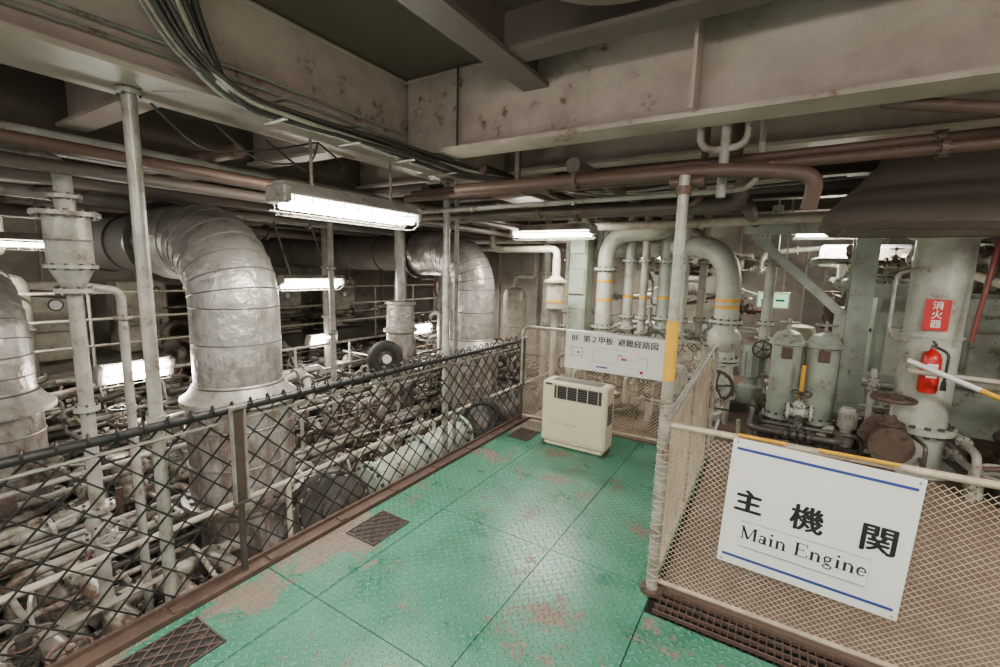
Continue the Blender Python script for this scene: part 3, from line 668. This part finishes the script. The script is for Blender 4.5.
def pump(loc,mat,sc=1.0):
    s=MB();s.box((0,0,.05),(.5*sc,.35*sc,.1),'dgrey')
    s.lathe((0,0,.1),[(.13*sc,0),(.15*sc,.03),(.15*sc,.22*sc),(.1*sc,.26*sc),(.1*sc,.34*sc),(.14*sc,.36*sc),(.14*sc,.7*sc),(.12*sc,.76*sc),(.04,.78*sc)],mat,22)
    for i in range(12):
        a=math.pi*i/6;s.box((.143*sc*math.cos(a),.143*sc*math.sin(a),.1+.53*sc),(.02,.008,.3*sc),mat,Matrix.Rotation(a,3,'Z'))
    s.tube(fil([(.1,0,.25),(.3*sc,0,.25),(.3*sc,0,.9)],.1),.05*sc,mat,12);s.flange((.2*sc,0,.25),(1,0,0),.09*sc,mat,.03,8)
    s.valve((.3*sc,0,.75),(0,0,1),.045*sc,mat,'galv',(0,-1,0));s.tube(fil([(-.1,0,.25),(-.35*sc,0,.25),(-.35*sc,0,.0)],.1),.05*sc,mat,12)
    s.obj('feed_pump',loc=loc)
pump((-.9,5.35,0),'pgreen',.8);pump((-1.6,5.5,0),'cream',.7);pump((-.2,6.6,0),'green',1.0);pump((-2.1,5.2,0),'grey',.6);pump((1.9,5.0,0),'pgreen',1.1);pump((.3,7.2,0),'cream',1.3);pump((.70,5.45,0),'grey',.5)
b=MB()
for _ in range(75): route((-2.6,6.3,.05),(3.2,9.5,2.3),rng.choice([.012,.018,.025,.04,.055]),rng.choice(['grey','cream','pgreen','pgreen','green','brown','dgrey']),rng.randint(3,5))
for _ in range(26): route((-.2,5.0,.03),(3.0,6.2,.28),rng.choice([.012,.016,.022,.03]),rng.choice(['grey','pgreen','rust','brown','dgrey','dgrey']),rng.randint(3,5))
for _ in range(22): route((1.7,4.3,.05),(3.5,6.2,2.0),rng.choice([.015,.02,.03,.05]),rng.choice(['cream','pgreen','white','brown','galv']),rng.randint(3,5))
for _ in range(26): route((-2.4,5.0,.05),(-.3,6.2,.6),rng.choice([.012,.016,.022,.03]),rng.choice(['grey','cream','pgreen','rust','brown','dgrey']),rng.randint(3,5))
b.obj('auxiliary_pipework')
b=MB()
for i in range(10):
    A=V((.98,4.95,1.08)).lerp(V((1.95,4.35,.72)),i/10);B=V((.98,4.95,1.08)).lerp(V((1.95,4.35,.72)),(i+1)/10);b.cyl(A,B,.020,'yellow' if i in(4,7) else 'black' if i==5 else 'white',10)
b.tube([(1.0,5.02,.98),(2.2,4.8,.98)],.02,'cream',10);b.cyl((1.40,5.2,1.25),(1.47,5.2,2.2),.018,'dred',10);b.obj('service_pipes')
e=empty('fire_extinguisher',(1.18,5.21,.78))
b=MB();b.lathe((0,0,0),[(.06,0),(.068,.02),(.068,.3),(.05,.35),(.02,.37),(.02,.39)],'red',20);b.obj('cylinder',e)
b=MB();b.box((0,-.02,.41),(.02,.1,.015),'dgrey');b.box((0,-.03,.435),(.018,.11,.01),'dgrey',Matrix.Rotation(.2,3,'X'));b.cyl((0,0,.38),(0,0,.42),.018,'galv',10)
b.tube(fil([(.02,0,.4),(.1,-.03,.36),(.09,-.05,.12)],.05),.011,'black',8);b.cyl((.09,-.05,.12),(.09,-.05,.04),.016,'black',8,.022);b.box((0,-.069,.2),(.07,.004,.12),'white');b.box((0,.08,.2),(.1,.02,.3),'galv');b.obj('valve_and_hose',e)
e=empty('fire_extinguisher_sign',(1.18,5.27,1.45))
b=MB();b.bbox((0,0,0),(.17,.008,.27),'red',.002);b.obj('plate',e)
for i,ch in enumerate('消火器'): text('kanji_%d'%(i+1),ch,e,(0,-.006,.08-i*.08),.075,'white',.0015)
e=empty('emergency_exit_sign',(-.05,7.0,1.43))
b=MB();b.bbox((0,0,0),(.38,.06,.22),'white',.01);b.obj('housing',e)
b=MB();b.box((0,-.032,0),(.34,.004,.18),'exit');b.box((-.05,-.035,0),(.1,.003,.13),'exitg');b.box((.08,-.035,.0),(.1,.003,.03),'exitg');b.obj('face',e)
b=MB();b.cyl((-.1,7.0,1.54),(-.1,7.0,2.9),.012,'galv',6);b.cyl((.05,7,1.54),(.05,7,2.9),.012,'galv',6);b.obj('exit_sign_hanger')
b=MB();b.bbox((-1.0,8.9,1.3),(.9,.3,1.5),'cream',.03);b.box((-1.0,8.74,1.3),(.8,.01,1.4),'wall');b.box((-.7,8.73,1.3),(.03,.02,.15),'dgrey');b.obj('switchboard_cabinet')
b=MB();b.bbox((.95,8.0,2.05),(1.0,.3,.3),'white',.03);b.box((.95,7.84,2.05),(.9,.01,.2),'cream');b.obj('cable_junction_box')
b=MB();b.bbox((1.6,7.2,.8),(1.2,.8,1.6),'green',.04)
for i in range(3): b.bbox((1.25+i*.36,6.78,.9),(.3,.03,.6),'pgreen',.015)
b.obj('control_cabinet')
# ------------------------------------------------------------------ light fixtures
def lamp(c,L,axis,power,w=.2,guard=True,hang=.4,tilt=0):
    e=empty('fluorescent_light_fixture',c);e.rotation_euler=(math.radians(tilt),0,0 if axis=='x' else math.pi/2)
    b=MB();h=L/2
    prof=[(-w*.25,.095),(w*.25,.095),(w*.5,.035),(w*.5,.022),(-w*.5,.022),(-w*.5,.035)]
    b.rings([[V((sx,y,z)) for y,z in prof] for sx in(-h,h)],'grey',False)
    b.bbox((-h,0,.025),(.05,w*.9,.10),'grey',.01);b.bbox((h,0,.025),(.05,w*.9,.10),'grey',.01)
    b.box((0,0,.020),(L-.06,w*.9,.004),'reflector')
    for x in(-h*.6,h*.6): b.cyl((x,0,.09),(x,0,.09+hang),.010,'galv',8)
    if guard:
        n=max(4,int(L/.11))
        for i in range(n+1):
            x=-h+.03+(L-.06)*i/n
            b.tube([(x,-w*.5,.03),(x,-w*.45,-.06),(x,-w*.2,-.085),(x,w*.2,-.085),(x,w*.45,-.06),(x,w*.5,.03)],.003,'galv',4)
        for y,z in((-w*.45,-.06),(w*.45,-.06),(-w*.2,-.085),(w*.2,-.085)): b.cyl((-h,y,z),(h,y,z),.003,'galv',4)
    b.obj('housing',e)
    b=MB()
    for y in(-w*.24,w*.24): b.cyl((-h+.04,y,-.028),(h-.04,y,-.028),.022,'tube',12)
    b.obj('tubes',e)
    ld=bpy.data.lights.new('lamp_light','AREA');ld.shape='RECTANGLE';ld.size=L*.9;ld.size_y=w*.8;ld.energy=power;ld.color=(1,.95,.86)
    lo=link('lamp_light',ld,e,(0,0,-.095))
lamp((-2.38,2.05,2.10),1.05,'y',40,.2,hang=.3)
lamp((-2.42,5.1,2.2),1.05,'x',48,.2,hang=.3)
lamp((-2.0,8.6,2.05),.9,'x',45,.2)
lamp((-5.2,3.75,1.5),.9,'y',38,.2,hang=.9,tilt=-25)
lamp((-6.3,4.7,.52),.5,'y',20,.2,hang=.1,tilt=-70)
lamp((-5.0,1.72,.72),.55,'y',22,.2,hang=.1,tilt=-70)
lamp((-6.0,6.8,.52),.5,'y',20,.2,hang=.1,tilt=-70)
lamp((-6.2,8.5,1.5),.9,'y',38,.2,hang=1.0)
lamp((-6.9,1.3,1.9),1.0,'y',42,.2,hang=.6)
lamp((.6,7.6,2.35),1.0,'x',80,.2,hang=.5)
lamp((2.4,3.3,2.3),1.0,'x',75,.2,hang=.6)
lamp((-.6,.1,2.62),1.1,'x',65,.2,hang=.3)  # added fixture overhead, out of view, to brighten floor and girders
lamp((-2.0,-1.2,2.4),1.1,'y',50,.2,hang=.4)  # unseen fixture behind the camera, added as fill light
lamp((1.6,.6,2.6),1.1,'x',65,.2,hang=.3)  # another added fixture outside the frame, fills the near right side
# ------------------------------------------------------------------ world, camera
w=bpy.data.worlds.new('world');SC.world=w;w.use_nodes=True
bg=w.node_tree.nodes['Background'];bg.inputs[0].default_value=(1,.95,.89,1);bg.inputs[1].default_value=.8
yaw=math.radians(31.5);pit=math.radians(8.2);rol=math.radians(1.5)
gg=V((-math.sin(yaw),math.cos(yaw),0));r=V((math.cos(yaw),math.sin(yaw),0));z=V((0,0,1))
fw=gg*math.cos(pit)-z*math.sin(pit);up=gg*math.sin(pit)+z*math.cos(pit)
Mx=Matrix(((r.x,up.x,-fw.x),(r.y,up.y,-fw.y),(r.z,up.z,-fw.z)))
c=bpy.data.cameras.new('camera');co=bpy.data.objects.new('camera',c);COL.objects.link(co)
co.matrix_world=Matrix.Translation((0,0,1.75))@(Mx.to_4x4())@Matrix.Rotation(rol,4,'Z')
c.lens=16.2;c.sensor_width=36;c.clip_start=.02
SC.camera=co
